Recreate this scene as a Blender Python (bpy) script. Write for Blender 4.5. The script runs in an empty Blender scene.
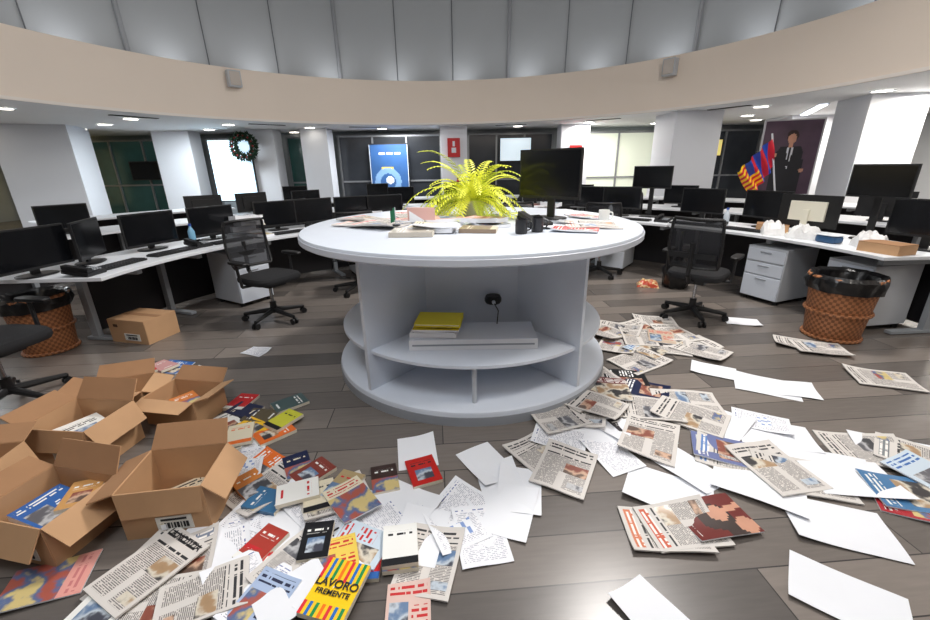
import bpy, math, random
from mathutils import Matrix, Vector, noise
R=math.radians
sc=bpy.context.scene
# ---------------------------------------------------------------- materials
def lin(c):
    return tuple(((x/255)/12.92 if x/255<=0.04045 else ((x/255+0.055)/1.055)**2.4) for x in c)+(1,)
MATS={}
def mat(name,col,rough=.5,metal=0,emit=0,var=0.0,vscale=8,bump=0,bscale=60,alpha=1,coat=0):
    if name in MATS: return MATS[name]
    m=bpy.data.materials.new(name); m.use_nodes=True; MATS[name]=m
    nt=m.node_tree; b=nt.nodes['Principled BSDF']; c=lin(col)
    b.inputs['Base Color'].default_value=c; b.inputs['Roughness'].default_value=rough; b.inputs['Metallic'].default_value=metal
    if alpha<1: b.inputs['Alpha'].default_value=alpha
    if coat: b.inputs['Coat Weight'].default_value=coat
    if emit:
        b.inputs['Emission Color'].default_value=c; b.inputs['Emission Strength'].default_value=emit
    if var or bump:
        tc=nt.nodes.new('ShaderNodeTexCoord')
    if var:
        n=nt.nodes.new('ShaderNodeTexNoise'); n.inputs['Scale'].default_value=vscale; n.inputs['Detail'].default_value=4
        nt.links.new(tc.outputs['Object'],n.inputs['Vector'])
        mx=nt.nodes.new('ShaderNodeMix'); mx.data_type='RGBA'
        mx.inputs[6].default_value=tuple(x*(1-var) for x in c[:3])+(1,); mx.inputs[7].default_value=tuple(min(1,x*(1+var)) for x in c[:3])+(1,)
        nt.links.new(n.outputs['Fac'],mx.inputs[0]); nt.links.new(mx.outputs[2],b.inputs['Base Color'])
        if emit: nt.links.new(mx.outputs[2],b.inputs['Emission Color'])
    if bump:
        n2=nt.nodes.new('ShaderNodeTexNoise'); n2.inputs['Scale'].default_value=bscale
        nt.links.new(tc.outputs['Object'],n2.inputs['Vector'])
        bp=nt.nodes.new('ShaderNodeBump'); bp.inputs['Strength'].default_value=bump; bp.inputs['Distance'].default_value=.02
        nt.links.new(n2.outputs['Fac'],bp.inputs['Height']); nt.links.new(bp.outputs['Normal'],b.inputs['Normal'])
    return m
def mth(nt,op,a,b=None):
    n=nt.nodes.new('ShaderNodeMath'); n.operation=op
    for i,x in enumerate((a,b)):
        if x is None: continue
        if isinstance(x,(int,float)): n.inputs[i].default_value=x
        else: nt.links.new(x,n.inputs[i])
    return n.outputs[0]
def text_mat(name,bg,ink,pitch=.008,word=70,fill=.5,thr=.42):
    if name in MATS: return MATS[name]
    m=mat(name,bg,.6); nt=m.node_tree; b=nt.nodes['Principled BSDF']
    tc=nt.nodes.new('ShaderNodeTexCoord'); s=nt.nodes.new('ShaderNodeSeparateXYZ'); nt.links.new(tc.outputs['Object'],s.inputs[0])
    yy=mth(nt,'DIVIDE',s.outputs['Y'],pitch); fr=mth(nt,'FRACT',yy); l=mth(nt,'LESS_THAN',fr,fill)
    fl=mth(nt,'FLOOR',yy); cx=nt.nodes.new('ShaderNodeCombineXYZ')
    nt.links.new(mth(nt,'MULTIPLY',s.outputs['X'],word),cx.inputs[0]); nt.links.new(mth(nt,'MULTIPLY',fl,3.71),cx.inputs[1])
    n=nt.nodes.new('ShaderNodeTexNoise'); n.inputs['Scale'].default_value=1; n.inputs['Detail'].default_value=1; nt.links.new(cx.outputs[0],n.inputs['Vector'])
    g=mth(nt,'GREATER_THAN',n.outputs['Fac'],thr); f=mth(nt,'MULTIPLY',l,g)
    mx=nt.nodes.new('ShaderNodeMix'); mx.data_type='RGBA'; mx.inputs[6].default_value=lin(bg); mx.inputs[7].default_value=lin(ink)
    nt.links.new(f,mx.inputs[0]); nt.links.new(mx.outputs[2],b.inputs['Base Color']); return m
def photo_mat(name,cols,scale=9,interp='EASE'):
    if name in MATS: return MATS[name]
    m=mat(name,cols[0],.35); nt=m.node_tree; b=nt.nodes['Principled BSDF']
    tc=nt.nodes.new('ShaderNodeTexCoord'); n=nt.nodes.new('ShaderNodeTexNoise'); n.inputs['Scale'].default_value=scale; n.inputs['Detail'].default_value=4
    nt.links.new(tc.outputs['Object'],n.inputs['Vector']); r=nt.nodes.new('ShaderNodeValToRGB'); nt.links.new(n.outputs['Fac'],r.inputs[0])
    r.color_ramp.interpolation=interp
    e=r.color_ramp.elements; k=len(cols)
    while len(e)<k: e.new(.5)
    for i,c in enumerate(cols):
        e[i].position=0 if i==0 else .34+.34*i/k; e[i].color=lin(c)
    nt.links.new(r.outputs[0],b.inputs['Base Color']); return m
# ---------------------------------------------------------------- mesh builder
class B:
    def __init__(s): s.v=[];s.f=[];s.m=[];s.mats=[];s.T=Matrix.Identity(4)
    def mi(s,m):
        if m not in s.mats: s.mats.append(m)
        return s.mats.index(m)
    def add(s,vs,fs,m):
        o=len(s.v); s.v+=[tuple(s.T@Vector(p)) for p in vs]; k=s.mi(m) if not isinstance(m,list) else None
        for i,f in enumerate(fs):
            s.f.append([o+j for j in f]); s.m.append(k if k is not None else s.mi(m[i]))
    def box(s,c,d,m,rot=(0,0,0)):
        M=Matrix.Translation(c)@Matrix.Rotation(R(rot[2]),4,'Z')@Matrix.Rotation(R(rot[1]),4,'Y')@Matrix.Rotation(R(rot[0]),4,'X')
        vs=[M@Vector((x*d[0]/2,y*d[1]/2,z*d[2]/2)) for z in(-1,1) for y in(-1,1) for x in(-1,1)]
        s.add(vs,[(0,2,3,1),(4,5,7,6),(0,1,5,4),(2,6,7,3),(0,4,6,2),(1,3,7,5)],m)
    def cyl(s,p0,p1,r0,r1,m,n=20):
        p0=Vector(p0);p1=Vector(p1);a=(p1-p0).normalized();q=a.to_track_quat('Z','Y')
        vs=[]
        for p,r in((p0,r0),(p1,r1)):
            for i in range(n):
                t=2*math.pi*i/n; vs.append(p+q@Vector((r*math.cos(t),r*math.sin(t),0)))
        fs=[(i,(i+1)%n,n+(i+1)%n,n+i) for i in range(n)]+[tuple(range(n-1,-1,-1)),tuple(range(n,2*n))]
        s.add(vs,fs,m)
    def tube(s,pts,r,m,n=8):
        for a,b in zip(pts[:-1],pts[1:]): s.cyl(a,b,r,r,m,n)
    def lathe(s,prof,m,c=(0,0,0),n=48,wob=0):
        vs=[]
        for r,z in prof:
            for i in range(n):
                t=2*math.pi*i/n; rr=r+(wob*noise.noise((math.cos(t)*4,math.sin(t)*4,z*20)) if wob else 0)
                vs.append((c[0]+rr*math.cos(t),c[1]+rr*math.sin(t),c[2]+z))
        fs=[(k*n+i,k*n+(i+1)%n,(k+1)*n+(i+1)%n,(k+1)*n+i) for k in range(len(prof)-1) for i in range(n)]
        s.add(vs,fs,m)
    def se(s,c,a,b,h,m,e=4,n=32,rot=(0,0,0)):
        M=Matrix.Translation(c)@Matrix.Rotation(R(rot[2]),4,'Z')@Matrix.Rotation(R(rot[0]),4,'X')
        vs=[]; pr=[(.8,0),(.96,.12),(1,.35),(1,.65),(.95,.88),(.75,1)]
        for k,z in pr:
            for i in range(n):
                t=2*math.pi*i/n; C=math.cos(t);S=math.sin(t)
                vs.append(M@Vector((a*k*abs(C)**(2/e)*(1 if C>0 else -1),b*k*abs(S)**(2/e)*(1 if S>0 else -1),(z-.5)*h)))
        K=len(pr); fs=[(k*n+i,k*n+(i+1)%n,(k+1)*n+(i+1)%n,(k+1)*n+i) for k in range(K-1) for i in range(n)]
        fs+=[tuple(range(n-1,-1,-1)),tuple(range((K-1)*n,K*n))]; s.add(vs,fs,m)
    def arc(s,r0,r1,a0,a1,z0,z1,m,n=24):
        vs=[]
        for i in range(n+1):
            t=R(a0+(a1-a0)*i/n)
            for r in(r0,r1):
                for z in(z0,z1): vs.append((r*math.cos(t),r*math.sin(t),z))
        fs=[]
        for i in range(n):
            a=4*i;b=a+4
            fs+=[(a+1,a+3,b+3,b+1),(a,b,b+2,a+2),(a,a+1,b+1,b),(a+2,b+2,b+3,a+3)]
        fs+=[(0,2,3,1),(4*n,4*n+1,4*n+3,4*n+2)]; s.add(vs,fs,m)
    def mesh(s,name,smooth=True):
        me=bpy.data.meshes.new(name); me.from_pydata(s.v,[],s.f)
        for m in s.mats: me.materials.append(m)
        me.polygons.foreach_set('material_index',s.m)
        if smooth:
            me.polygons.foreach_set('use_smooth',[True]*len(s.f)); me.update()
            me.set_sharp_from_angle(angle=R(35))
        me.update(); return me
    def done(s,name,loc=(0,0,0),rz=0,bevel=0,parent=None,smooth=True):
        return put(s.mesh(name,smooth),name,loc,rz,bevel,parent)
def put(me,name,loc=(0,0,0),rz=0,bevel=0,parent=None):
    o=bpy.data.objects.new(name,me); sc.collection.objects.link(o); o.location=loc; o.rotation_euler=(0,0,R(rz))
    if bevel:
        b=o.modifiers.new('bevel','BEVEL'); b.width=bevel; b.segments=2; b.limit_method='ANGLE'; b.angle_limit=R(40)
    if parent: o.parent=parent
    return o
def title(parent,s,x,y,z,size,m):
    c=bpy.data.curves.new('title','FONT'); c.body=s; c.size=size; c.align_x='CENTER'; c.align_y='CENTER'; c.extrude=.0003; c.offset=size*.02
    c.materials.append(m); o=bpy.data.objects.new('title',c); sc.collection.objects.link(o); o.parent=parent; o.location=(x,y,z); return o
# ---------------------------------------------------------------- camera
PITCH=19.3; H=1.5
cam=bpy.data.cameras.new('camera'); cam.lens=16; cam.sensor_width=36; cam.clip_start=.05
co=bpy.data.objects.new('camera',cam); sc.collection.objects.link(co)
co.matrix_world=Matrix.Translation((0,0,H))@Matrix.Rotation(R(90-PITCH),4,'X')@Matrix.Rotation(R(-1),4,'Z'); sc.camera=co
# ---------------------------------------------------------------- base mats
white=mat('white_laminate',(214,221,232),.35,var=.03)
whited=mat('white_desk',(222,225,230),.4,var=.03)
edge=mat('grey_edge',(155,160,168),.4)
dark=mat('dark_panel',(34,32,36),.6,var=.1)
blk=mat('black_plastic',(20,20,22),.45)
fab=mat('black_fabric',(26,26,29),.9,bump=.3,bscale=300)
meshm=mat('black_mesh',(30,31,36),.8,alpha=.86)
chrome=mat('chrome',(170,172,175),.25,1)
grey=mat('grey_metal',(155,160,166),.45,var=.03)
greyl=mat('grey_light',(194,198,204),.45,var=.03)
scr=mat('screen_glass',(14,15,18),.18)
card=mat('cardboard',(190,150,112),.85,var=.14,vscale=5)
cardd=mat('cardboard_inside',(160,120,86),.9,var=.12)
paper=mat('paper_white',(234,236,241),.75,var=.02)
newsp=mat('newsprint',(212,207,202),.85,var=.03)
pagem=mat('page_block',(226,218,200),.85)
red=mat('red',(190,28,30),.5)
# ---------------------------------------------------------------- room
fm=bpy.data.materials.new('floor_planks'); fm.use_nodes=True; nt=fm.node_tree; b=nt.nodes['Principled BSDF']
tc=nt.nodes.new('ShaderNodeTexCoord'); mp=nt.nodes.new('ShaderNodeMapping'); mp.inputs['Rotation'].default_value=(0,0,R(-4))
br=nt.nodes.new('ShaderNodeTexBrick'); br.inputs['Scale'].default_value=1; br.inputs['Brick Width'].default_value=1.9; br.inputs['Row Height'].default_value=.22
br.inputs['Mortar Size'].default_value=.003; br.inputs['Color1'].default_value=lin((136,127,120)); br.inputs['Color2'].default_value=lin((92,87,84)); br.inputs['Mortar'].default_value=lin((66,63,62)); br.offset=.37
nt.links.new(tc.outputs['Object'],mp.inputs[0]); nt.links.new(mp.outputs[0],br.inputs['Vector'])
ns=nt.nodes.new('ShaderNodeTexNoise'); ns.inputs['Scale'].default_value=6; ns.inputs['Detail'].default_value=6
mp2=nt.nodes.new('ShaderNodeMapping'); mp2.inputs['Scale'].default_value=(1,9,1); nt.links.new(mp.outputs[0],mp2.inputs[0]); nt.links.new(mp2.outputs[0],ns.inputs['Vector'])
mx=nt.nodes.new('ShaderNodeMix'); mx.data_type='RGBA'; mx.blend_type='MULTIPLY'; mx.inputs[0].default_value=.5
rr=nt.nodes.new('ShaderNodeMapRange'); rr.inputs[3].default_value=.6; rr.inputs[4].default_value=1.3; nt.links.new(ns.outputs['Fac'],rr.inputs[0])
nt.links.new(br.outputs['Color'],mx.inputs[6]); nt.links.new(rr.outputs[0],mx.inputs[7]); nt.links.new(mx.outputs[2],b.inputs['Base Color'])
b.inputs['Roughness'].default_value=.27
X0,X1,Y0,Y1=-15,12.5,-4,14.8; CZ=2.6
q=B(); q.box(((X0+X1)/2,(Y0+Y1)/2,-.1),(X1-X0,Y1-Y0,.2),fm); q.done('floor')
wallg=mat('wall_paint_grey',(150,154,158),.8,var=.04,vscale=1)
wallw=mat('wall_paint_white',(215,218,222),.7,var=.03,vscale=1)
for nm,c,d,m in (('wall_back',((X0+X1)/2,Y1+.1,1.4),(X1-X0,.2,2.8),wallg),('wall_front',((X0+X1)/2,Y0-.1,1.4),(X1-X0,.2,2.8),wallw),
                 ('wall_left',(X0-.1,(Y0+Y1)/2,1.4),(.2,Y1-Y0,2.8),wallg),('wall_right',(X1+.1,(Y0+Y1)/2,1.4),(.2,Y1-Y0,2.8),wallw)):
    q=B(); q.box(c,d,m); q.done(nm)
RC=(-.5,6.0); RR=6.8; RW=7.7; FZ=3.7
ceilm=mat('ceiling_paint',(236,238,240),.7,var=.03,vscale=1)
q=B(); N=128; inn=[];out=[]
for i in range(N):
    t=2*math.pi*i/N; c,s_=math.cos(t),math.sin(t)
    inn.append((RC[0]+RR*c,RC[1]+RR*s_,CZ))
    k=min(((X1-RC[0])/c if c>1e-6 else (X0-RC[0])/c if c<-1e-6 else 1e9),((Y1-RC[1])/s_ if s_>1e-6 else (Y0-RC[1])/s_ if s_<-1e-6 else 1e9))
    out.append((RC[0]+k*c,RC[1]+k*s_,CZ))
q.add(inn+out,[(i,N+i,N+(i+1)%N,(i+1)%N) for i in range(N)],ceilm)
q.done('ceiling')
fasc=mat('fascia_paint',(244,230,216),.65,var=.03,vscale=1)
q=B(); q.lathe([(RR,CZ),(RR,FZ),(RW,FZ)],fasc,(RC[0],RC[1],0),128); q.lathe([(RR-.03,CZ),(RR-.03,CZ+.05),(RR,CZ+.05)],mat('fascia_edge',(244,236,228),.6),(RC[0],RC[1],0),128); q.done('wall_atrium_fascia')
upw=mat('atrium_panel',(172,176,180),.6,var=.06,vscale=.7)
q=B(); q.lathe([(RW,FZ-.01),(RW+.2,7.2),(.01,7.6)],upw,(RC[0],RC[1],0),128); q.done('wall_atrium_upper')
q=B(); seam=mat('seam_dark',(110,113,118),.5,.3)
for k,a in enumerate(range(0,360,12)):
    t=R(a+4); x,y=RC[0]+(RW-.03)*math.cos(t),RC[1]+(RW-.03)*math.sin(t)
    r_=.055 if k%3==0 else .012
    q.cyl((x,y,FZ),(x+.2*math.cos(t),y+.2*math.sin(t),7.1),r_,r_,seam if k%3 else mat('pipe_paint',(150,153,158),.5),8)
q.done('trim_1')
for a in(135,40):
    t=R(a); q=B(); q.box((0,0,0),(.28,.16,.34),greyl); q.box((0,-.09,0),(.22,.03,.28),mat('speaker_grille',(205,196,188),.8)); q.box((0,.11,0),(.08,.1,.1),grey)
    q.done('wall_speaker',(RC[0]+(RR-.17)*math.cos(t),RC[1]+(RR-.17)*math.sin(t),3.45),a-90,.01)
colm=mat('column_paint',(222,225,232),.6,var=.03,vscale=1)
def column(x,y,w,d=None,rz=0):
    q=B(); q.box((0,0,CZ/2),(w,d or w,CZ),colm); q.box((0,0,.05),(w+.03,(d or w)+.03,.1),grey); q.done('column',(x,y,0),rz,.01)
column(-10.6,11.4,1.5,1.2,20)
for x0,x1 in((-9.2,-8.1),(-6.4,-5.6),(-4.8,-4.0),(-.65,.15),(2.95,3.8)): column((x0+x1)/2,13.6,x1-x0,.6)
column(5.5,11,1.1,1.1); column(8.0,8.7,.95,.95,-10); column(9.3,12.4,1.2,1)
teal=mat('glass_teal',(44,74,70),.12,emit=.15,var=.7,vscale=1.2); dkg=mat('glass_dark',(46,49,54),.15,emit=.14,var=.7,vscale=1); frm=mat('frame_grey',(140,142,145),.4,.4)  # both glasses glow faintly, standing in for lit rooms behind them
warm=mat('lit_room_warm',(236,214,150),.8,emit=.5); wgr=mat('lit_room_green',(206,212,196),.8,emit=.4)
def window(i,x0,x1,y,m,z0=.0,z1=2.45,n=3):
    q=B(); w=x1-x0; q.box((0,0,(z0+z1)/2),(w,.03,z1-z0),m)
    for k in range(n+1): q.box((-w/2+w*k/n,-.03,(z0+z1)/2),(.05,.08,z1-z0),frm)
    for z in(z0+.03,z1-.03,1.05): q.box((0,-.03,z),(w,.07,.05),frm)
    return q.done('window_%d'%i,((x0+x1)/2,y,0))
window(1,-12.4,-9.25,14.4,teal); window(2,-5.6,-4.8,14.3,teal,n=1); window(3,-8.05,-6.45,14.4,mat('wall_panel_light',(170,178,184),.4),n=2)
window(4,-3.95,-.7,14.3,dkg,n=3); window(5,.2,2.9,14.3,dkg,n=3); window(6,3.9,6.2,14.4,wgr,n=2); window(7,6.3,11.8,14.4,dkg,n=5)
window(8,-14.8,-12.6,14.4,warm,n=2)
q=B(); q.box((0,0,1.25),(.03,3,2.2),warm); [q.box((.03,k,1.25),(.06,.06,2.2),frm) for k in(-1.5,-.5,.5,1.5)]; q.done('window_9',(X0+.05,11,0))
q=B(); q.box((0,0,1.3),(.03,6,2.2),dkg); [q.box((-.03,k,1.3),(.06,.06,2.2),frm) for k in(-3,-1.5,0,1.5,3)]; q.done('window_10',(X1-.05,7.5,0))
# ---------------------------------------------------------------- flat printed things
def board(name,w,h,fn,loc,rz=0,nx=20,ny=30,fr=None):
    q=B(); vs=[(-w/2+w*i/nx,-.021,-h/2+h*j/ny) for j in range(ny+1) for i in range(nx+1)]
    fs=[];ms=[]
    for j in range(ny):
        for i in range(nx):
            a=j*(nx+1)+i; fs.append((a,a+1,a+nx+2,a+nx+1)); ms.append(fn((i+.5)/nx,(j+.5)/ny))
    q.add(vs,fs,ms); q.box((0,0,0),(w,.04,h),fr or blk)
    for sx in(-1,1): q.box((sx*w/2,0,0),(.03,.06,h+.03),fr or blk)
    for sz in(-1,1): q.box((0,0,sz*h/2),(w,.06,.03),fr or blk)
    return q.done(name,loc,rz,smooth=False)
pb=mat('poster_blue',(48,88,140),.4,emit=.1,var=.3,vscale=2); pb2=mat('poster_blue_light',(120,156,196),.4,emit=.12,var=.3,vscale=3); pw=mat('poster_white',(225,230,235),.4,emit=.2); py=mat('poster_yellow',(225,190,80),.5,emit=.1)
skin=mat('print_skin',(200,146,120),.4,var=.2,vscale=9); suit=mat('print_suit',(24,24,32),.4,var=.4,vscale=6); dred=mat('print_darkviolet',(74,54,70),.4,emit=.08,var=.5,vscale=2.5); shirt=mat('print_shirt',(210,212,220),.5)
hair=mat('print_hair',(48,28,22),.5,var=.5,vscale=20)
board('framed_poster',1.25,1.75,lambda u,v: pw if v<.06 or u<.03 or u>.97 else (pb2 if math.hypot(u-.45,(v-.35)*1.4)<.34 and not math.hypot(u-.45,(v-.35)*1.4)<.2 else (pw if math.hypot(u-.5,(v-.38)*1.4)<.1 or (.82<v<.86 and .2<u<.8 and int(u*20)%4) else (py if v>.56 and v<.6 and .3<u<.6 else pb))),(-2.35,14.1,1.3),0,40,56)
def person(u,v):
    if math.hypot((u-.52)*1.15,(v-.765)*1.35)<.085 and v<.83: return skin
    if math.hypot((u-.52)*1.05,(v-.80)*1.4)<.105: return hair
    if abs(u-.52)<.035 and .66<v<.70: return skin
    if abs(u-.52)<.012 and .42<v<.66: return suit
    if abs(u-.52)<.06*(v-.35)/.3 and .38<v<.66: return shirt
    if math.hypot(u-.27,(v-.56)*1.5)<.04 or math.hypot(u-.78,(v-.36)*1.5)<.04: return skin
    if (.22<u<.36 and .36<v<.55): return suit
    if v<.67 and abs(u-.52)<.23+.04*(v<.5)-.9*max(0,v-.6): return suit
    if v<.05: return pw
    return dred
board('portrait_poster',1.05,1.6,person,(7.1,9.6,1.5),-22,56,84,mat('frame_light',(190,190,195),.4))
board('framed_picture',.6,.8,lambda u,v: pw if min(u,v,1-u,1-v)<.12 else (suit if math.hypot(u-.5,v-.35)<.25 else (skin if math.hypot(u-.5,v-.68)<.1 else dred)),(10.4,13.9,1.6),-20,20,26)
lum=mat('projection_screen_lit',(205,232,250),.5,emit=1.1)
board('projection_screen',1.25,1.75,lambda u,v:lum,(-6.9,13.2,1.45),0,2,2)
board('fire_sign',.34,.5,lambda u,v: shirt if (.3<u<.7 and .2<v<.5) or (.35<u<.65 and .6<v<.85) else red,(-.25,13.25,2.0),0,10,14,red)
board('fire_sign',.34,.5,lambda u,v: shirt if (.3<u<.7 and .2<v<.5) else red,(3.4,13.25,1.75),0,10,14,red)
board('wall_screen',1.0,.7,lambda u,v:mat('screen_pale',(200,215,225),.5,emit=.8),(1.7,14.15,1.95),0,2,2)
board('wall_screen',.8,.5,lambda u,v:mat('screen_pale2',(225,205,120),.5,emit=.6),(7.9,14.15,1.9),0,2,2)
board('wall_screen',.9,.55,lambda u,v:scr,(-10.2,14.1,1.5),0,2,2)
# wreath
q=B(); random.seed(4); gm=mat('wreath_green',(22,52,30),.8,var=.3); rm=mat('wreath_red',(150,30,35),.4)
for i in range(800):
    t=random.random()*6.283; a=random.random()*6.283; rr_=.3+.06*math.cos(a); p=Vector((rr_*math.cos(t),.06*math.sin(a),rr_*math.sin(t)))
    d=Vector((math.cos(t)*math.cos(a),math.sin(a),math.sin(t)*math.cos(a)))+Vector((random.uniform(-.6,.6),random.uniform(-.4,.4),random.uniform(-.6,.6))); q.cyl(p,p+d*.07,.022,.002,gm,4)
for i in range(14):
    t=i*.449; q.lathe([(.001,-.03),(.02,-.022),(.03,0),(.02,.022),(.001,.03)],rm,(.3*math.cos(t),-.07,.3*math.sin(t)),10)
q.done('christmas_wreath',(-6.35,12.95,2.12))
# ---------------------------------------------------------------- central counter
TC=(.05,3.2,0); TZ=1.09
q=B()
q.lathe([(.001,TZ),(1.205,TZ),(1.225,TZ-.006),(1.23,TZ-.02),(1.23,TZ-.06),(1.22,TZ-.066),(.001,TZ-.066)],white,n=128)
q.lathe([(1.232,TZ-.022),(1.236,TZ-.024),(1.236,TZ-.056),(1.232,TZ-.058)],mat('counter_edge',(205,210,220),.4),n=128)
q.lathe([(.001,.1),(1.04,.1),(1.055,.09),(1.06,.075),(1.06,.0)],white,n=128)
q.lathe([(1.062,.0),(1.064,.0),(1.064,.06),(1.062,.062)],edge,n=128)
q.lathe([(.001,.385),(1.0,.385),(1.01,.38),(1.01,.36),(1.0,.355),(.001,.355)],white,n=128)
for a in range(4):
    q.T=Matrix.Rotation(R(90*a),4,'Z'); q.box((0,-.34,.56),(.68,.022,.93),white)
q.T=Matrix.Identity(4)
for sx in(-1,1):
    for sy in(-1,1):
        p0=Vector((.33*sx,.33*sy,0)); p1=Vector((.69*sx,.78*sy,0)); d=p1-p0; c=(p0+p1)/2
        q.box((c.x,c.y,.56),(d.length,.028,.925),white,(0,0,math.degrees(math.atan2(d.y,d.x))))
for a in(-90,0,180,90): q.cyl((.95*math.cos(R(a)),.95*math.sin(R(a)),.1),(.95*math.cos(R(a)),.95*math.sin(R(a)),.356),.015,.015,greyl)
q.done('round_counter',TC)
# ---------------------------------------------------------------- sheets / books
pm=[photo_mat('print_photo_a',[(50,40,36),(140,80,66),(205,170,145),(100,80,70)]),photo_mat('print_photo_b',[(36,50,76),(100,126,160),(190,200,210),(70,72,84)]),
    photo_mat('print_photo_c',[(66,56,48),(170,140,108),(214,206,190),(60,58,60)]),photo_mat('print_photo_d',[(34,34,38),(96,96,102),(186,186,188),(70,70,74)]),photo_mat('print_photo_e',[(60,84,66),(170,90,76),(90,110,150),(210,190,130)])]
ntx=text_mat('newsprint_text',(212,206,200),(112,108,108),.0065,110,.5,.4); nhd=text_mat('newsprint_headline',(214,208,202),(44,44,48),.02,60,.5,.42)
dtx=text_mat('document_text',(238,238,242),(150,154,170),.008,90,.35,.48); dhd=text_mat('document_head',(238,238,242),(90,106,160),.014,60,.4,.48)
def C(c): return mat('print_%d_%d_%d'%c,c,.3)
def coverT(c,ink): return text_mat('cover_text_%d_%d_%d_%d'%(c+(ink[0],)),c,ink,.021,55,.5,.43)
def mk(kind,rng,col,col2):
    if kind=='white': return lambda u,v:paper
    if kind=='doc':
        ch=rng.random()<.5; cy=rng.uniform(.3,.6)
        def f(u,v):
            if u<.1 or u>.9 or v<.07 or v>.93: return paper
            if v>.87: return dhd
            if ch and abs(v-cy)<.12 and .2<u<.8: return (C((130,156,206)) if int(u*20+v*13)%4==0 else paper)
            return dtx
        return f
    if kind=='news':
        hx=rng.choice([.1,.4,.5]); px_=pm[rng.randrange(5)]; p2=pm[rng.randrange(5)]; mast=coverT(col,(240,235,230)) if col else nhd; y0=rng.uniform(.35,.5)
        def f(u,v):
            if u<.05 or u>.95 or v<.04 or v>.96: return newsp
            if v>.86: return mast
            if v>.80: return newsp
            if v>.70: return nhd
            if hx<u<hx+.45 and y0<v<y0+.22: return px_
            if .65<u and .1<v<.25: return p2
            if abs(u-.5)<.04 and v<y0 : return newsp
            return ntx
        return f
    if kind=='face':
        def f(u,v):
            if math.hypot((u-.55),(v-.42)*1.3)<.19 or (abs(u-.68+.3*v)<.07 and v<.34) or math.hypot(u-.2,(v-.14)*1.3)<.2: return skin
            if math.hypot((u-.48),(v-.5)*1.2)<.32 or (u<.3 and .2<v<.5): return hair
            if .1<u<.6 and .88<v<.94: return coverT(col,col2)
            return C(col)
        return f
    if kind=='mag':
        p=pm[rng.randrange(5)]; base=C(col); t=coverT(col,col2 or (240,240,240)); md=rng.randrange(3)
        def f(u,v):
            if v>.78 and v<.94 and .08<u<.92: return t
            if md==0 and .12<u<.88 and .18<v<.62: return p
            if md==1 and v<.7: return p
            if md==2 and (.1<u<.5 and .1<v<.65): return p
            if md==2 and (.56<u<.9 and .3<v<.6): return t
            return base
        return f
    if kind=='book':
        base=C(col); t=coverT(col,col2 or (240,240,240)); a=C(col2 or (240,240,240)); mode=rng.randrange(4); p=pm[rng.randrange(5)]
        def f(u,v):
            if .66<v<.85 and .12<u<.88: return t
            if mode==0 and v<.18: return a
            if mode==1 and .2<u<.8 and .15<v<.55: return p
            if mode==2 and .1<v<.16 and .3<u<.7: return a
            if mode==3 and v<.5: return p
            return base
        return f
    if kind=='stripe':
        cs=[(220,50,60),(40,110,190),(30,140,80),(240,120,30)]
        def f(u,v):
            if v>.62 or v<.24: return C((244,200,40)) if int(u*14)%2 else C(cs[int(u*14/2)%4])
            return C((250,206,30))
        return f
def sheet(name,x,y,z,w,h,rot,fn,thick=.0012,side=None,spine=None,curl=.01,seed=0,nx=14,ny=18):
    rng=random.Random(seed); side=side or paper; a=rng.random()*6.283; ph=rng.random()*6.283; ca,sa=math.cos(a),math.sin(a)
    def c(u,v):
        s_=u*ca+v*sa
        return curl*(max(0,s_-.25)**2*1.2+.22*(1+math.sin(2.6*(u*sa-v*ca)+ph)))
    vs=[]
    for lay_ in(1,0):
        for j in range(ny+1):
            for i in range(nx+1):
                u=2*i/nx-1;v=2*j/ny-1; vs.append((u*w/2,v*h/2,c(u,v)+lay_*thick))
    n1=(nx+1)*(ny+1); fs=[];ms=[]
    for j in range(ny):
        for i in range(nx):
            k=j*(nx+1)+i; fs.append((k,k+1,k+nx+2,k+nx+1)); ms.append(fn((i+.5)/nx,(j+.5)/ny))
            fs.append((n1+k,n1+k+nx+1,n1+k+nx+2,n1+k+1)); ms.append(side if not spine else spine)
    for i in range(nx):
        fs.append((n1+i,n1+i+1,i+1,i)); ms.append(side); k=ny*(nx+1)+i; fs.append((k,k+1,n1+k+1,n1+k)); ms.append(side)
    for j in range(ny):
        k=j*(nx+1); fs.append((n1+k,k,k+nx+1,n1+k+nx+1)); ms.append(spine or side); k+=nx; fs.append((n1+k,n1+k+nx+1,k+nx+1,k)); ms.append(side)
    q=B(); q.add(vs,fs,ms); return q.done(name,(x,y,z),rot)
placed=[]
NM={'white':'paper_sheet','doc':'printed_document','news':'newspaper','mag':'magazine','face':'magazine','book':'book','stripe':'book'}
TH={'white':.001,'doc':.0015,'news':.007,'mag':.006,'face':.006,'book':.02,'stripe':.022}
def lay(kind,x,y,w,h,rot,col=None,col2=None,th=None,zb=0.0,curl=None,seed=None):
    k=len(placed); rng=random.Random(seed if seed is not None else k*7+3); th=th or TH[kind]; z=zb+.001
    r=.5*min(w,h)
    for (px_,py_,pr,pz) in placed:
        if abs(pz-zb)<.25 and math.hypot(px_-x,py_-y)<(pr+r)*.8: z=max(z,pz+.001)
    cl={'white':.014,'doc':.014,'news':.02,'mag':.012,'face':.01,'book':.002,'stripe':.002}[kind] if curl is None else curl
    o=sheet(NM[kind],x,y,z,w,h,rot,mk(kind,rng,col,col2),th,{'news':newsp,'book':pagem,'stripe':pagem}.get(kind,paper),C(col) if kind=='book' else None,cl,k,20 if kind=='face' else 14,28 if kind=='face' else 18)
    placed.append((x,y,r,z+th)); return o
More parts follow.
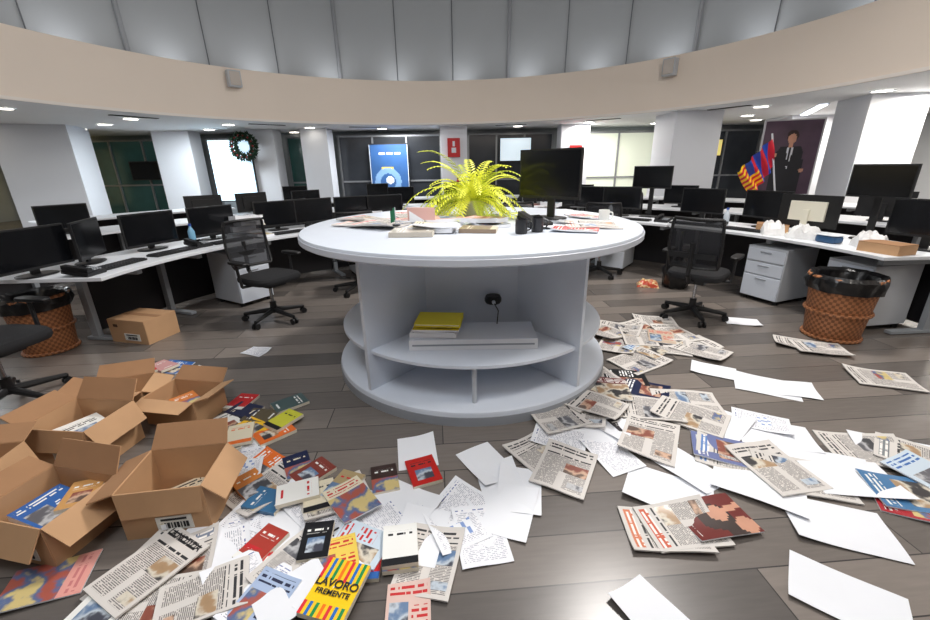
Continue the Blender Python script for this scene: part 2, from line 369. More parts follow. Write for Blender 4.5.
RD=(196,30,34);NV=(28,36,70);YE=(240,190,40);GN=(60,110,70);OR=(225,110,40);BL=(50,100,170);BK=(24,24,28);WH=(236,236,232);PK=(226,160,150);GY=(120,126,130);CR=(225,215,190);PL=(200,214,226)
# printed matter scattered on the floor: kind, x, y, width, height, rotation, colours (metres)
P=[
('news',1.33,3.29,.3,.4,-30),('news',1.65,3.62,.3,.4,20),('news',1.69,3.23,.3,.42,70),('news',1.38,2.96,.3,.42,-60),('news',1.94,3.26,.3,.4,-80),('news',1.95,3.12,.28,.4,40),('news',1.45,3.63,.28,.4,60),
('news',1.92,3.49,.28,.4,10),('news',1.88,3.82,.28,.38,80),('news',1.55,3.42,.28,.38,-10),('news',1.28,3.55,.28,.38,30),('mag',1.5,3.15,.22,.3,40,PL,BL),('mag',1.75,3.4,.22,.3,-20,(200,180,160),RD),
('white',1.87,2.79,.21,.3,60),('white',2.10,2.55,.27,.38,62),('white',2.24,2.50,.21,.3,70),('news',2.87,3.22,.27,.38,60),('news',2.94,3.12,.27,.36,72),('news',2.98,2.61,.28,.38,70),('white',2.72,3.78,.21,.3,70),
('news',.97,2.71,.26,.36,15,GY),('mag',.68,2.36,.24,.32,-30,GY),('news',.74,2.27,.28,.36,-20),('mag',.89,2.41,.24,.32,-40,CR),('news',.59,2.19,.26,.36,-70),('mag',1.17,2.70,.23,.3,80,BK),('mag',1.25,2.53,.23,.3,60,NV),('mag',1.01,2.51,.22,.3,-10,(120,60,60),WH),('news',.72,2.42,.24,.34,30),('news',.83,2.3,.26,.34,50),
('news',1.17,2.28,.28,.38,75),('news',1.44,2.34,.28,.4,80),('white',1.52,2.11,.27,.38,-50),('white',1.77,2.00,.27,.38,70),('mag',1.02,2.05,.24,.33,20,(60,56,60),WH),('white',.89,2.10,.21,.3,35),
('news',1.38,2.19,.28,.4,50),('doc',1.78,2.13,.21,.3,60),('news',1.04,1.98,.29,.4,-30),('news',1.43,1.81,.27,.38,60,(90,130,190)),('mag',1.40,1.86,.24,.32,66,(110,120,165),WH),
('news',.42,1.84,.28,.38,40),('white',.10,1.80,.21,.3,30),('white',.16,1.67,.21,.3,10),('white',.25,1.61,.21,.3,-10),('news',.50,1.74,.27,.34,-28),('white',.76,1.99,.21,.3,60),
('white',.96,1.58,.27,.38,60),('white',1.14,1.73,.21,.3,30),('news',1.66,1.66,.28,.38,75),('white',1.41,1.61,.27,.38,55),('news',1.57,1.72,.28,.36,10),('white',1.83,1.71,.27,.38,65),('white',1.89,1.64,.27,.38,80),
('news',2.16,1.85,.28,.38,75),('white',2.31,1.81,.27,.38,70),('news',2.36,1.76,.26,.36,45,GY),('mag',2.27,1.63,.22,.3,20,PL,BL),('mag',2.06,1.47,.24,.34,62,(170,40,50),WH),('mag',2.07,1.53,.24,.32,75,(70,120,165),WH),('white',1.6,1.37,.27,.38,70),
('news',.84,1.36,.24,.33,86,(206,120,84)),('news',.92,1.375,.24,.32,96,(200,90,60)),('face',1.08,1.41,.22,.3,100,(110,44,40),WH),
('white',1.36,1.055,.24,.34,52),('white',.64,1.01,.18,.25,30),
('white',-.28,1.91,.21,.27,10),('book',-.23,1.74,.15,.2,20,(190,36,30),BK),('book',-.42,1.69,.13,.19,15,(60,44,40),WH),('book',-.80,1.745,.14,.19,-40,(130,60,50),WH),
('news',-.99,1.64,.24,.33,-35),('doc',-.84,1.51,.21,.3,-20),('mag',-1.06,1.80,.19,.26,60,OR),('doc',-.69,1.50,.21,.3,50),('news',-.64,1.58,.23,.31,-60,RD),('book',-.71,1.57,.14,.19,20,CR,BK),
('white',-.38,1.475,.25,.34,78),('white',-.32,1.53,.25,.34,60),('doc',-.41,1.39,.21,.3,-50),('doc',.01,1.485,.25,.35,55),('doc',.05,1.355,.21,.3,10),('doc',-.07,1.436,.23,.32,25),('white',.19,1.48,.21,.3,-20),
('doc',-1.0,1.41,.23,.32,-20),('doc',-.94,1.33,.23,.32,15),('doc',-1.06,1.27,.21,.3,-60),('white',-.775,1.375,.21,.3,30),('white',-1.1,1.3,.21,.3,70),
('news',-1.27,1.21,.24,.34,-22),('news',-1.14,1.22,.22,.31,20,(120,130,150)),('mag',-.91,1.20,.19,.26,-55,RD,WH),('mag',-.83,1.17,.19,.26,70,(200,40,45),WH),('mag',-.73,1.13,.17,.24,-80,GY),
('mag',-1.63,1.17,.2,.28,-70,PK,(200,120,120)),('news',-.67,1.21,.22,.3,-30),('white',-.565,1.145,.19,.26,-35),('doc',-.865,1.12,.2,.28,40),
('news',-.16,1.235,.23,.31,-12),('white',-.21,1.355,.21,.28,-12),('book',-.63,1.30,.12,.18,8,BK,WH),('book',-.415,1.237,.13,.18,2,RD,BL),('book',-.28,1.27,.14,.19,8,WH,BK),('mag',-.22,1.03,.16,.22,5,(220,190,180),RD),
('news',-.97,1.08,.22,.3,-65),('news',-1.16,1.055,.23,.3,-80),('mag',-1.31,1.045,.19,.26,-10,WH,BK),('doc',-.74,1.07,.19,.26,-25),('mag',-.745,1.04,.17,.24,-20,(170,188,218),NV),('white',-.64,1.075,.18,.25,-50),
('book',-1.45,2.34,.14,.2,70,NV,CR),('book',-1.31,2.14,.15,.21,60,YE,BK),('book',-1.15,2.09,.15,.21,-45,OR,WH),('book',-1.31,2.27,.14,.2,80,(90,80,60),WH),('book',-1.185,2.415,.15,.21,-50,(70,90,90),WH),
('mag',-1.49,2.165,.2,.27,50,WH,GY),('mag',-1.40,2.01,.2,.27,20,(190,200,200),GY),('book',-1.52,2.44,.14,.19,-10,RD,WH),('book',-1.33,2.05,.14,.2,20,CR,OR),('doc',-1.27,1.91,.2,.28,30),('doc',-1.2,1.82,.2,.28,20),('book',-1.13,2.19,.13,.19,-30,(200,200,60),BK),('mag',-1.45,1.95,.18,.25,-30,PL,BL),
('mag',-2.60,2.83,.19,.26,80,RD,WH),('mag',-2.52,2.92,.19,.26,60,GY,WH),('mag',-2.36,3.0,.19,.26,75,BL,WH),('book',-2.55,2.80,.14,.2,85,BK,WH),('book',-2.42,2.98,.14,.2,65,(200,150,150),WH),('book',-2.5,2.88,.14,.2,50,RD,WH),('doc',-1.82,3.28,.15,.21,70),('book',-2.10,2.935,.09,.13,70,WH,BK),('mag',-2.55,2.66,.18,.25,75,(200,80,80),WH),
('doc',.53,2.0,.21,.3,70),('doc',.78,1.86,.21,.3,20),
('book',-.61,1.63,.13,.19,-20,(170,150,110),RD),('book',-.81,1.575,.13,.19,-70,WH,RD),('mag',-.545,1.53,.18,.25,40,CR,RD),('book',-1.08,1.66,.13,.19,50,(210,130,60),WH),('mag',-.455,1.30,.17,.24,70,PL,RD),
('book',-.9,1.8,.13,.19,30,NV,OR),('book',-.95,1.55,.13,.18,75,(60,110,150),WH),('mag',-.52,1.2,.17,.24,20,(230,200,90),RD),('book',-.86,1.3,.12,.18,-25,(170,60,50),WH),
]
for it in P:
    k,x,y,w,h,rot=it[:6]; c=it[6] if len(it)>6 else None; c2=it[7] if len(it)>7 else None
    lay(k,x,y,w,h,rot,c,c2)
inkb=mat('ink_black',(24,24,28),.6)
o=lay('stripe',-.485,1.08,.17,.22,-14); title(o,'LAVORO',0,.012,.026,.042,inkb); title(o,'FREMENTE',0,-.022,.026,.028,inkb)
o=lay('news',-1.25,1.2,.24,.33,-28,seed=5,curl=.006); title(o,'LA NOTIZIA',0,.135,.0105,.038,inkb)
o=lay('book',-.28,1.275,.14,.19,8,WH,BK,seed=2)
# ---------------------------------------------------------------- cardboard boxes
def cbox(x,y,w,d,h,rz,flaps=(20,20,20,20),closed=False,label=True,name='cardboard_box'):
    q=B(); t=.006
    q.box((0,0,t/2),(w,d,t),card)
    for sx in(-1,1): q.box((sx*w/2,0,h/2),(t,d,h),card)
    for sy in(-1,1): q.box((0,sy*d/2,h/2),(w,t,h),card)
    if closed:
        q.box((0,-d/4,h),(w,d/2-.003,t),card); q.box((0,d/4,h),(w,d/2-.003,t),card); q.box((0,0,h+.004),(w,.05,.002),cardd)
    else:
        L=d*.42
        for (ax,sg,an) in(('y',-1,flaps[0]),('y',1,flaps[1]),('x',-1,flaps[2]),('x',1,flaps[3])):
            a=R(an)
            if ax=='y': vs=[(-w/2,sg*d/2,h),(w/2,sg*d/2,h),(w/2-.01,sg*(d/2+L*math.cos(a)),h+L*math.sin(a)),(-w/2+.01,sg*(d/2+L*math.cos(a)),h+L*math.sin(a))]
            else: vs=[(sg*w/2,-d/2,h),(sg*w/2,d/2,h),(sg*(w/2+L*math.cos(a)),d/2-.01,h+L*math.sin(a)),(sg*(w/2+L*math.cos(a)),-d/2+.01,h+L*math.sin(a))]
            n=(Vector(vs[1])-Vector(vs[0])).cross(Vector(vs[2])-Vector(vs[0])).normalized()*t/2
            V=[Vector(p)+n for p in vs]+[Vector(p)-n for p in vs]
            q.add(V,[(0,1,2,3),(7,6,5,4),(0,4,5,1),(1,5,6,2),(2,6,7,3),(3,7,4,0)],[cardd,card,card,card,card,card])
    if label:
        q.box((w*.1,-d/2-.005,h*.28),(w*.42,.003,h*.3),mat('label_white',(228,226,220),.6))
        for k in range(9): q.box((w*.1-.05+.0125*k,-d/2-.008,h*.24),(.004+.003*(k%3),.002,h*.12),inkb)
        q.box((w*.1,-d/2-.008,h*.37),(w*.3,.002,h*.04),inkb)
        q.box((-w*.3,-d/2-.005,h*.75),(w*.12,.002,h*.12),mat('ink_dark',(80,56,40),.8))
    return q.done(name,(x,y,0),rz)
cbox(-1.32,1.53,.34,.29,.24,8,(-84,50,-20,-50))
cbox(-1.80,1.42,.36,.30,.20,-12,(-60,60,20,-40))
cbox(-2.12,1.96,.36,.30,.25,-6,(-80,55,25,-60))
cbox(-1.80,2.32,.36,.25,.18,-10,(-10,40,-30,20),label=False)
cbox(-2.3,1.55,.3,.28,.26,8,(40,20,-20,-70),label=False)
cbox(-3.05,3.68,.42,.32,.22,-14,closed=True)
cbox(-2.3,2.42,.34,.28,.16,20,(10,40,30,-20),label=False)
lay('mag',-1.80,1.42,.19,.27,70,BL,WH,.03,zb=.10); lay('book',-1.72,1.48,.13,.18,20,(200,150,90),WH,.02,zb=.12); lay('mag',-1.32,1.53,.2,.26,40,CR,BK,.03,zb=.02); lay('book',-2.12,1.96,.2,.26,60,WH,BK,.04,zb=.12); lay('book',-1.78,2.3,.14,.2,50,(200,120,60),WH,.03,zb=.09)
# ---------------------------------------------------------------- furniture
def chair_mesh():
    q=B()
    for i in range(5):
        a=R(72*i+18); c,s_=math.cos(a),math.sin(a)
        q.cyl((0,0,.11),(.3*c,.3*s_,.075),.028,.017,blk,10)
        q.cyl((.3*c,.3*s_,.05),(.3*c,.3*s_,.085),.012,.012,blk,8)
        for k in(-1,1): q.cyl((.3*c-s_*.02*k-s_*.008,.3*s_+c*.02*k+c*.008,.03),(.3*c-s_*.02*k+s_*.008,.3*s_+c*.02*k-c*.008,.03),.03,.03,blk,14)
    q.cyl((0,0,.08),(0,0,.2),.035,.03,blk); q.cyl((0,0,.2),(0,0,.4),.016,.016,chrome); q.box((0,0,.40),(.2,.26,.05),blk)
    q.se((0,.02,.46),.25,.25,.085,fab)
    nx,nz=12,14
    def bp(u,v):
        wd=.225-.03*abs(v-.45); z=.56+.45*v; return Vector((u*wd*(1 if abs(v-.5)<.44 else .96),-.25-.05*v+.05*u*u-.03*math.sin(v*3.1),z))
    vs=[bp(2*i/nx-1,j/nz) for j in range(nz+1) for i in range(nx+1)]
    q.add(vs,[(j*(nx+1)+i,j*(nx+1)+i+1,(j+1)*(nx+1)+i+1,(j+1)*(nx+1)+i) for j in range(nz) for i in range(nx)],meshm)
    ring=[bp(2*i/nx-1,0) for i in range(nx+1)]+[bp(1,j/nz) for j in range(1,nz+1)]+[bp(1-2*i/nx,1) for i in range(1,nx+1)]+[bp(-1,1-j/nz) for j in range(1,nz+1)]
    q.tube(ring,.014,blk,8)
    q.tube([(0,-.1,.4),(0,-.24,.42),(0,-.31,.5),(0,-.31,.8)],.02,blk,10); q.box((0,-.29,.68),(.4,.02,.05),blk)
    for s_ in(-1,1):
        q.tube([(s_*.1,0,.41),(s_*.29,0,.42),(s_*.3,-.02,.64)],.014,blk,8); q.se((s_*.3,.02,.66),.04,.13,.03,blk)
    return q.mesh('office_chair')
cm=chair_mesh()
for x,y,a in((-2.0,4.1,-120),(2.3,3.95,-45),(1.9,5.7,-20),(-1.35,5.1,20),(-3.12,2.5,-100),(.7,6.0,10),(-3.0,7.2,60),(3.0,7.6,-30),(0,8.2,180)):
    put(cm,'office_chair',(x,y,0),a)
def monitor_mesh(w=.54,h=.32,zc=.215,back=blk,nm='computer_monitor'):
    q=B(); q.box((0,0,zc),(w,.022,h),blk); q.box((0,-.0115,zc+.004),(w-.024,.002,h-.034),scr); q.box((0,.02,zc),(w*.6,.03,h*.6),back)
    q.box((0,.045,zc*.55),(.06,.02,zc*1.0),back); q.se((0,.03,.008),.13,.1,.016,back,3)
    return q.mesh(nm)
mm=monitor_mesh(); mh=monitor_mesh(zc=.27); mb=monitor_mesh(.54,.36,.335); mt=monitor_mesh(.54,.31,.56)
def pol(r,a,z=0,c=TC): return (c[0]+r*math.cos(R(a)),c[1]+r*math.sin(R(a)),z)
DZ=.73; busy=[]
def put_d(me,nm,r,a,j=0,rad=.2):
    p=pol(r,a,DZ+.001); busy.append((p[0],p[1],rad)); return put(me,nm,p,a-90+j)
def desk(r0,r1,a0,a1,name='curved_desk',pa1=None,le=1.5):
    q=B(); q.arc(r0,r1,a0,a1,DZ-.03,DZ,whited); q.arc(r1-.06,r1-.03,a0+(1 if r0<5 else .5),(pa1 or a1-1),.04,DZ-.04,dark)
    n=max(2,int((a1-a0)/22))
    for i in range(n+1):
        a=a0+1.5+(a1-a0-1.5-le)*i/n; q.T=Matrix.Rotation(R(a),4,'Z'); q.box(((r0+r1)/2,0,DZ-.06),(r1-r0-.15,.05,.05),grey); q.box((r1-.15,0,DZ/2-.02),(.07,.05,DZ-.08),grey); q.box(((r0+r1)/2+.15,0,.02),(r1-r0-.42,.06,.03),grey)
    q.T=Matrix.Identity(4); return q.done(name,TC,0,.003)
desk(2.85,3.7,146,182,pa1=171,le=9); desk(2.85,3.7,103,145.5); desk(3.4,4.25,2,40); desk(3.4,4.25,40.5,76)
for a0 in range(18,170,26): desk(5.4,6.2,a0,a0+24)
for a0 in range(30,155,25): desk(7.6,8.4,a0,a0+22)
random.seed(5)
for a,j in((180,-8),(172,30),(162,0),(150.5,4),(137,-5),(128.5,6),(119,0),(111,8)): put_d(mm,'computer_monitor',3.4,a,j)
for a,j in((68,5),(61,-8),(54,10),(38,0),(27,-6),(5.5,20)): put_d(mh,'computer_monitor',3.98,a,j)
put_d(mt,'computer_monitor',4.05,48.5); put_d(mt,'computer_monitor',4.05,13)
for a in range(22,168,9):
    if random.random()<.65: put(mm,'computer_monitor',pol(5.8,a+random.uniform(-1,1),DZ),a-90+random.choice([0,0,180])+random.uniform(-15,15))
for a in range(36,150,14):
    if random.random()<.5: put(mm,'computer_monitor',pol(8.0,a,DZ),a-90+random.uniform(-15,15))
wb=mat('cream_plastic',(226,222,206),.4); ml=monitor_mesh(.56,.33,.25,wb,'all_in_one_computer'); put_d(ml,'all_in_one_computer',3.85,19.5,185)
def kb_mesh():
    q=B(); q.box((0,0,.01),(.44,.14,.016),blk)
    for j in range(5):
        for i in range(15): q.box((-.2+.0285*i,-.052+.026*j,.021),(.022,.02,.007),mat('key',(44,44,48),.5))
    return q.mesh('keyboard')
km=kb_mesh()
for a in(174,163.5,151,137,124): put_d(km,'keyboard',3.05,a)
for a in(60,49,37.5,27): put_d(km,'keyboard',3.6,a)
def phone_mesh():
    q=B(); q.box((0,0,.03),(.18,.2,.03),blk,(10,0,0)); q.box((-.06,0,.062),(.045,.2,.03),blk,(10,0,0)); q.box((.04,.05,.055),(.08,.05,.004),scr,(10,0,0))
    for i in range(3):
        for j in range(4): q.box((.015+.026*i,.0-.022*j,.05-.004*j),(.018,.014,.008),grey)
    return q.mesh('desk_phone')
ph=phone_mesh()
for a,r in((180,3.05),(157.5,3.1),(131,3.08),(43,3.65),(32.5,3.65)): put_d(ph,'desk_phone',r,a,0,.15)
BLm=mat('cap_blue',(40,80,170),.4)
def bottle(p,c=(120,170,200)):
    q=B(); q.lathe([(.001,0),(.032,.002),(.034,.02),(.034,.14),(.02,.17),(.012,.185),(.012,.2),(.001,.2)],mat('bottle_plastic_%d'%c[0],c,.15),n=20); q.lathe([(.001,.222),(.015,.222),(.015,.198)],BLm,n=16); q.done('water_bottle',p); busy.append((p[0],p[1],.1))
bottle(pol(3.3,156,DZ)); bottle(pol(3.8,32,DZ),(190,200,210)); bottle(pol(3.7,55,DZ),(190,200,210))
def bag_mesh(nm,m,s=1,hh=1):
    q=B(); vs=[];n=16
    for j in range(n+1):
        for i in range(n+1):
            u=i/n*2-1;v=j/n*2-1; z=hh*.075*max(0,(1-u**4)*(1-v**2))**.5*(1+.6*noise.noise((u*3,v*3,s)))
            vs.append((u*.1*s,v*.13*s,z*s))
    q.add(vs,[(j*(n+1)+i,j*(n+1)+i+1,(j+1)*(n+1)+i+1,(j+1)*(n+1)+i) for j in range(n) for i in range(n)],m); return q.mesh(nm)
put(bag_mesh('snack_bag',photo_mat('snack_bag_print',[(200,170,60),(190,70,50),(220,200,150),(180,90,50)],12)),'snack_bag',(2.35,5.1,.002),70)
pbm=bag_mesh('plastic_bag',mat('plastic_bag_white',(222,222,222),.35,bump=.5,bscale=25),1.05,1.6)
put_d(pbm,'plastic_bag',3.6,22,40,.15); put_d(pbm,'plastic_bag',3.62,17,110,.15); put_d(pbm,'plastic_bag',3.7,8.5,60,.15)
q=B(); q.se((0,0,.035),.1,.07,.07,mat('tub_blue',(40,80,120),.4)); q.se((0,0,.075),.105,.075,.012,mat('tub_lid',(220,225,230),.4)); me=q.mesh('food_container'); put_d(me,'food_container',3.6,13,0,.15)
q=B(); q.box((0,0,.04),(.3,.22,.08),card); q.box((0,0,.083),(.3,.22,.004),cardd); me=q.mesh('small_carton'); put_d(me,'small_carton',3.6,5,10,.2); put_d(me,'small_carton',3.8,24,30,.2)
rng=random.Random(12); cnt=0; tries=0
while cnt<44 and tries<600:
    tries+=1; left=tries%2; a=rng.uniform(106,178) if left else rng.uniform(5,74); r=rng.uniform(2.98,3.5) if left else rng.uniform(3.52,4.05); p=pol(r,a)
    if any(math.hypot(p[0]-b_[0],p[1]-b_[1])<b_[2]+.13 for b_ in busy): continue
    cnt+=1; lay(rng.choice(['doc','doc','white','news','mag','mag']),p[0],p[1],.2,.28,rng.uniform(0,180),rng.choice([CR,BL,PL,GY,PK]),WH,rng.choice([.002,.01,.03,.06]),zb=DZ)
def ped(x,y,rz,m=greyl):
    q=B(); q.box((0,0,.33),(.42,.5,.56),m)
    for k,(z,h) in enumerate(((.52,.13),(.37,.13),(.17,.24))):
        q.box((0,-.256,z),(.4,.014,h),white); q.box((0,-.268,z+h/2-.03),(.12,.01,.012),edge)
    for sx in(-1,1):
        for sy in(-1,1): q.cyl((sx*.17,sy*.2,0),(sx*.17,sy*.2,.05),.025,.025,blk,12)
    q.done('drawer_pedestal',(x,y,0),rz,.004)
for r,a in((3.70,20.5),(3.78,8),(3.14,149.5),(3.14,118),(3.7,53)):
    p=pol(r,a); ped(p[0],p[1],a-90)
wk=bpy.data.materials.new('wicker'); wk.use_nodes=True; nt=wk.node_tree; b=nt.nodes['Principled BSDF']; b.inputs['Roughness'].default_value=.6
tc=nt.nodes.new('ShaderNodeTexCoord'); ck=nt.nodes.new('ShaderNodeTexChecker'); ck.inputs['Scale'].default_value=1; sp=nt.nodes.new('ShaderNodeSeparateXYZ'); nt.links.new(tc.outputs['Object'],sp.inputs[0])
an=mth(nt,'ARCTAN2',sp.outputs['Y'],sp.outputs['X']); cb=nt.nodes.new('ShaderNodeCombineXYZ'); nt.links.new(mth(nt,'MULTIPLY',an,9.55),cb.inputs[0]); nt.links.new(mth(nt,'MULTIPLY',sp.outputs['Z'],45),cb.inputs[1]); cb.inputs[2].default_value=.5
nt.links.new(cb.outputs[0],ck.inputs['Vector']); ck.inputs['Color1'].default_value=lin((180,118,76)); ck.inputs['Color2'].default_value=lin((132,84,52)); nt.links.new(ck.outputs['Color'],b.inputs['Base Color'])
bp=nt.nodes.new('ShaderNodeBump'); bp.inputs['Distance'].default_value=.01; nt.links.new(ck.outputs['Fac'],bp.inputs['Height']); nt.links.new(bp.outputs['Normal'],b.inputs['Normal'])
bagm=mat('black_bag',(14,14,16),.3,bump=.4,bscale=18)
def basket(x,y,s=1.0):
    q=B(); q.lathe([(.001,.01),(.17,.01),(.18,.03),(.225,.46),(.215,.46),(.17,.04),(.001,.04)],wk,n=60)
    for z,r in((.0,.185),(.46,.228),(.2,.206)):
        q.tube([(r*math.cos(2*math.pi*i/40),r*math.sin(2*math.pi*i/40),z+.015) for i in range(41)],.014,wk,8)
    q.lathe([(.236,.38),(.25,.43),(.246,.475),(.225,.5),(.2,.48),(.17,.36),(.05,.3),(.001,.31)],bagm,n=60,wob=.025)
    o=q.done('wicker_basket',(x,y,0)); o.scale=(s,s,s*1.05)
basket(3.28,3.42,1.1); basket(-3.72,3.42,1.0)
p=pol(3.2,35)
q=B(); q.lathe([(.001,0),(.13,.005),(.16,.1),(.17,.22),(.14,.3),(.05,.34),(.03,.39),(.06,.42),(.001,.43)],bagm,n=28,wob=.07); q.done('trash_bag',p)
# ---------------------------------------------------------------- on the counter
put(mb,'computer_monitor',(.66,3.3,TZ+.001),-44)
q=B(); q.lathe([(.001,0),(.075,0),(.1,.12),(.108,.12),(.108,.14),(.094,.14),(.088,.12),(.001,.115)],mat('pot_white',(210,205,195),.5),n=32)
fl=mat('fern_leaf',(236,238,84),.5,var=.15,vscale=10,emit=.12); fl2=mat('fern_leaf_dark',(186,198,50),.55,emit=.04); random.seed(9)  # slight glow put into the leaf colours so the fern looks lit
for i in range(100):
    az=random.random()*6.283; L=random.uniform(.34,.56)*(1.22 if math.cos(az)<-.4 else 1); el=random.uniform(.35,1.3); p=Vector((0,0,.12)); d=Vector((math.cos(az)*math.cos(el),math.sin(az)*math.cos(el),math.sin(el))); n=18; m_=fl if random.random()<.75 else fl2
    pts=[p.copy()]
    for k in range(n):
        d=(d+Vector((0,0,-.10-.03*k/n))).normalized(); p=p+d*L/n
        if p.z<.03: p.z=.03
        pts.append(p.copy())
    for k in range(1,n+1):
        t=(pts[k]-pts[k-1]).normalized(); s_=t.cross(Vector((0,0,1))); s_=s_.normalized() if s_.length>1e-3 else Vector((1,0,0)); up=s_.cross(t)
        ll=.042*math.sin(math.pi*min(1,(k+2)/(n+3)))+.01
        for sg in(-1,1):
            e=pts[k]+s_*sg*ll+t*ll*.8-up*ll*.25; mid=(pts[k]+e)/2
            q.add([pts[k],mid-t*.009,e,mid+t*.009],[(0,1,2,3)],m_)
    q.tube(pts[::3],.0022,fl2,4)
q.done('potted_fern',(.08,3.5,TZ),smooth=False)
def mug(x,y,c,name='mug',z=TZ):
    q=B(); m=mat('ceramic_%d%d%d'%c,c,.3); q.lathe([(.001,0),(.035,0),(.038,.01),(.038,.09),(.034,.09),(.034,.012),(.001,.012)],m,n=28); q.tube([(.036,0,.075),(.06,0,.07),(.065,0,.045),(.055,0,.025),(.036,0,.02)],.005,m,8); q.done(name,(x,y,z))
mug(.36,2.6,BK); mug(1.02,3.05,WH); mug(.47,2.66,(40,40,44))
put(ph,'desk_phone',(.5,2.95,TZ),20)
for (k,x,y,w,h,r,c,c2,t) in (('news',-.75,3.15,.28,.38,80,PK,None,.01),('news',-.6,3.0,.28,.38,60,RD,None,.01),('mag',-.45,3.3,.22,.3,30,(200,60,50),WH,.012),('doc',-.3,2.85,.21,.3,70,None,None,.004),('mag',-.2,2.75,.21,.29,80,CR,BK,.03),
  ('doc',-.18,2.72,.21,.3,95,None,None,.006),('book',-.32,2.62,.2,.27,88,(196,188,176),WH,.03),('doc',-.1,2.95,.21,.3,50,None,None,.003),('white',-.2,3.1,.21,.3,10,None,None,.002),('book',.1,2.72,.17,.24,80,(150,130,110),CR,.025),('mag',.18,2.98,.21,.29,20,GY,WH,.02),
  ('mag',.72,2.68,.21,.29,70,(190,60,60),WH,.008),('news',.88,2.85,.26,.36,80,PK,None,.008),('mag',.98,3.35,.21,.29,30,(200,50,60),WH,.01),('news',-.45,3.62,.28,.38,20,RD,None,.012),('news',-.8,3.4,.28,.38,50,RD,None,.012),('white',.78,2.98,.18,.25,60,None,None,.002),
  ('mag',.15,3.0,.2,.28,60,PK,WH,.03),('doc',.62,2.85,.2,.28,95,None,None,.003),('mag',-.15,3.15,.2,.28,100,(226,180,170),WH,.04)):
    lay(k,x,y,w,h,r,c,c2,t,zb=TZ)
q=B(); q.box((0,0,.06),(.2,.004,.09),mat('card_pink',(226,180,170),.6),(12,0,0)); q.box((-.04,.03,.05),(.1,.06,.1),paper,(0,0,8)); q.done('greeting_card',(-.3,3.0,TZ+.03),-8)
q=B(); q.cyl((0,0,0),(0,0,.12),.003,.003,greyl,8); q.cyl((0,0,0),(0,0,.008),.03,.03,blk); vs=[(.0+.07*i/8,.01*math.sin(i),.12-.08*j-.03*i/8) for j in range(2) for i in range(9)]; q.add(vs,[(i,i+9,i+10,i+1) for i in range(8)],mat('flag_green',(30,120,80),.6)); q.done('small_flag',(-.46,2.85,TZ+.03),120)
# on the shelf
q=B(); q.box((0,0,.035),(.82,.3,.07),paper); q.box((0,0,.071),(.82,.3,.003),white); q.box((0,-.151,.035),(.78,.002,.012),edge); q.done('flat_white_box',(.05,2.56,.386),0,.004)
lay('doc',-.2,2.54,.21,.3,85,None,None,.03,zb=.459,curl=.003); lay('mag',-.19,2.55,.22,.28,80,(90,60,100),WH,.01,zb=.459,curl=.003); lay('mag',-.18,2.55,.23,.3,84,(225,205,40),(225,205,40),.012,zb=.459,curl=.004)
yf=mat('folder_yellow',(236,220,50),.5); q=B(); q.box((0,0,.004),(.3,.21,.008),yf); q.box((0,0,.014),(.28,.2,.01),paper); q.box((0,.002,.022),(.3,.21,.005),yf,(2,0,0)); q.done('yellow_folder',(-.17,2.56,.525),-6)
q=B(); q.lathe([(.001,-.03),(.05,-.026),(.06,-.01),(.06,.01),(.05,.03),(.001,.032)],blk,n=24); q.cyl((0,-.055,0),(0,-.085,0),.012,.012,white); q.tube([(.0,-.08,0),(.03,-.1,-.05),(.02,-.12,-.14)],.004,blk,6); q.done('cable_speaker',(.2,2.79,.6))
# ---------------------------------------------------------------- flag
q=B(); n=24; m_=12; fr_=mat('flag_red',(200,36,54),.7,emit=.06);fb=mat('flag_blue',(36,72,170),.7,emit=.06);fy=mat('flag_yellow',(246,196,40),.7,emit=.06)
vs=[(.5*(i/n)*(1-.35*j/m_),.05*math.sin(i*.9+j*.3),-.42*j/m_-.38*(i/n)+.0) for j in range(m_+1) for i in range(n+1)]
fs=[];ms=[]
for j in range(m_):
    for i in range(n):
        k=j*(n+1)+i; fs.append((k,k+1,k+n+2,k+n+1)); ms.append(([fy,fr_][(j)%2]) if (i>11 and j>5) or (i>17) else [fr_,fb][(i//3)%2])
q.add(vs,fs,ms); q.cyl((0,0,-1.0),(0,0,.06),.012,.012,greyl,10); q.cyl((0,0,-1.06),(0,0,-1.0),.08,.03,blk)
o=q.done('striped_flag'); o.rotation_euler=(0,R(14),R(170)); o.location=(4.6,6.6,DZ+1.08)
q=B(); q.lathe([(.001,0),(.08,0),(.085,.02),(.085,.42),(.06,.49),(.025,.52),(.025,.56),(.001,.56)],red,n=24); q.box((0,-.02,.58),(.04,.12,.03),blk); q.tube([(.03,0,.54),(.11,0,.5),(.11,0,.15)],.012,blk,8); q.box((0,.09,.3),(.1,.03,.3),grey); q.done('fire_extinguisher',(-.15,13.19,.55))
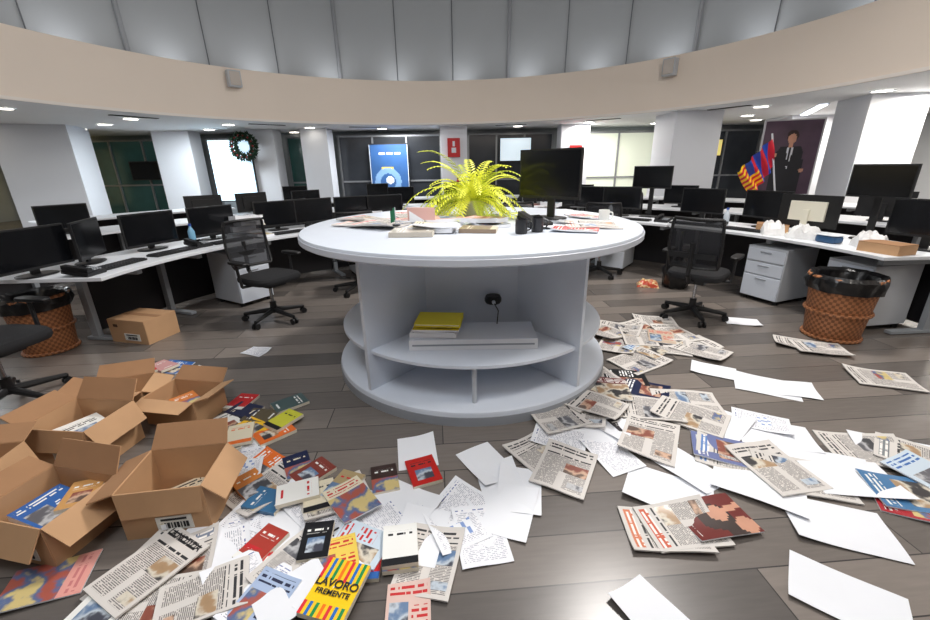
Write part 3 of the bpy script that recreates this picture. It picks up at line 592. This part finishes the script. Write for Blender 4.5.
# ---------------------------------------------------------------- ceiling lights
dl=mat('downlight_lens',(255,246,230),.5,emit=10)
q=B(); q.lathe([(.001,-.012),(.14,-.012),(.145,-.004)],dl,n=24); q.lathe([(.14,-.014),(.17,-.012),(.175,0)],white,n=24); dm=q.mesh('ceiling_downlight')
for r,st,ph_ in((8.0,15,4),(9.8,14,0),(11.4,11,3)):
    for a in range(-20,200,st):
        x=RC[0]+r*math.cos(R(a+ph_)); y=RC[1]+r*math.sin(R(a+ph_))
        if X0<x-.2 and x+.2<X1 and y<Y1-.3: put(dm,'ceiling_downlight',(x,y,CZ-.002))
q=B(); q.box((0,0,-.02),(2.4,.12,.03),mat('tube_lens',(245,248,255),.5,emit=6)); q.box((0,0,-.008),(2.5,.18,.016),white); lm=q.mesh('linear_ceiling_light')
for x,y,a in((7.8,6.5,80),(9.4,8.5,75),(8.2,10.6,60),(10.6,5,85)): put(lm,'linear_ceiling_light',(x,y,CZ-.002),a)
q=B(); q.box((0,0,-.005),(.9,.12,.01),blk); gm_=q.mesh('ceiling_vent')
for a in(150,128,108,75,55,32): put(gm_,'ceiling_vent',(RC[0]+7.5*math.cos(R(a)),RC[1]+7.5*math.sin(R(a)),CZ-.003),a-90)
def area(name,loc,size,power,col,target=None,up=False):
    l=bpy.data.lights.new(name,'AREA'); l.shape='DISK'; l.size=size; l.energy=power; l.color=col
    o=bpy.data.objects.new(name,l); sc.collection.objects.link(o); o.location=loc
    if target: o.rotation_euler=(Vector(target)-Vector(loc)).to_track_quat('-Z','Y').to_euler()
    if up: o.rotation_euler=(R(180),0,0)
area('atrium_light',(2.4,4.8,6.2),1.1,340,(1,.96,.92),(0,2.6,0))
area('atrium_light',(-1.5,2.0,6.6),4.0,70,(.96,.98,1))
area('added_fill',(-.6,.1,4.4),1.6,75,(.93,.96,1),(0,4.5,1.2))  # fill lamp added above the camera to brighten the counter front
area('added_fill',(2.5,1.2,4.6),1.2,120,(1,.93,.84),(-1.5,11,3.2))  # warm fill lamp added to brighten the far fascia
for a in range(16,184,14): area('added_uplight',(RC[0]+7.2*math.cos(R(a)),RC[1]+7.2*math.sin(R(a)),FZ+.03),.75,5,(.97,.98,1),up=True)  # unseen uplights added on the ledge to brighten the upper wall
for x,y,c in((-9,6,(.9,.96,1)),(-7.5,11.8,(.88,.96,1)),(-2,13.2,(.95,.98,1)),(4,13,(1,.96,.9)),(8.3,7.5,(1,.93,.82)),(9,11,(1,.94,.85)),(-10,2,(1,1,1)),(9,1,(1,.95,.88))):
    area('office_light',(x,y,CZ-.06),1.4,115,c)
w=bpy.data.worlds.new('world'); sc.world=w; w.use_nodes=True; w.node_tree.nodes['Background'].inputs[0].default_value=(.7,.8,1,1); w.node_tree.nodes['Background'].inputs[1].default_value=.25
sc.view_settings.view_transform='Standard'
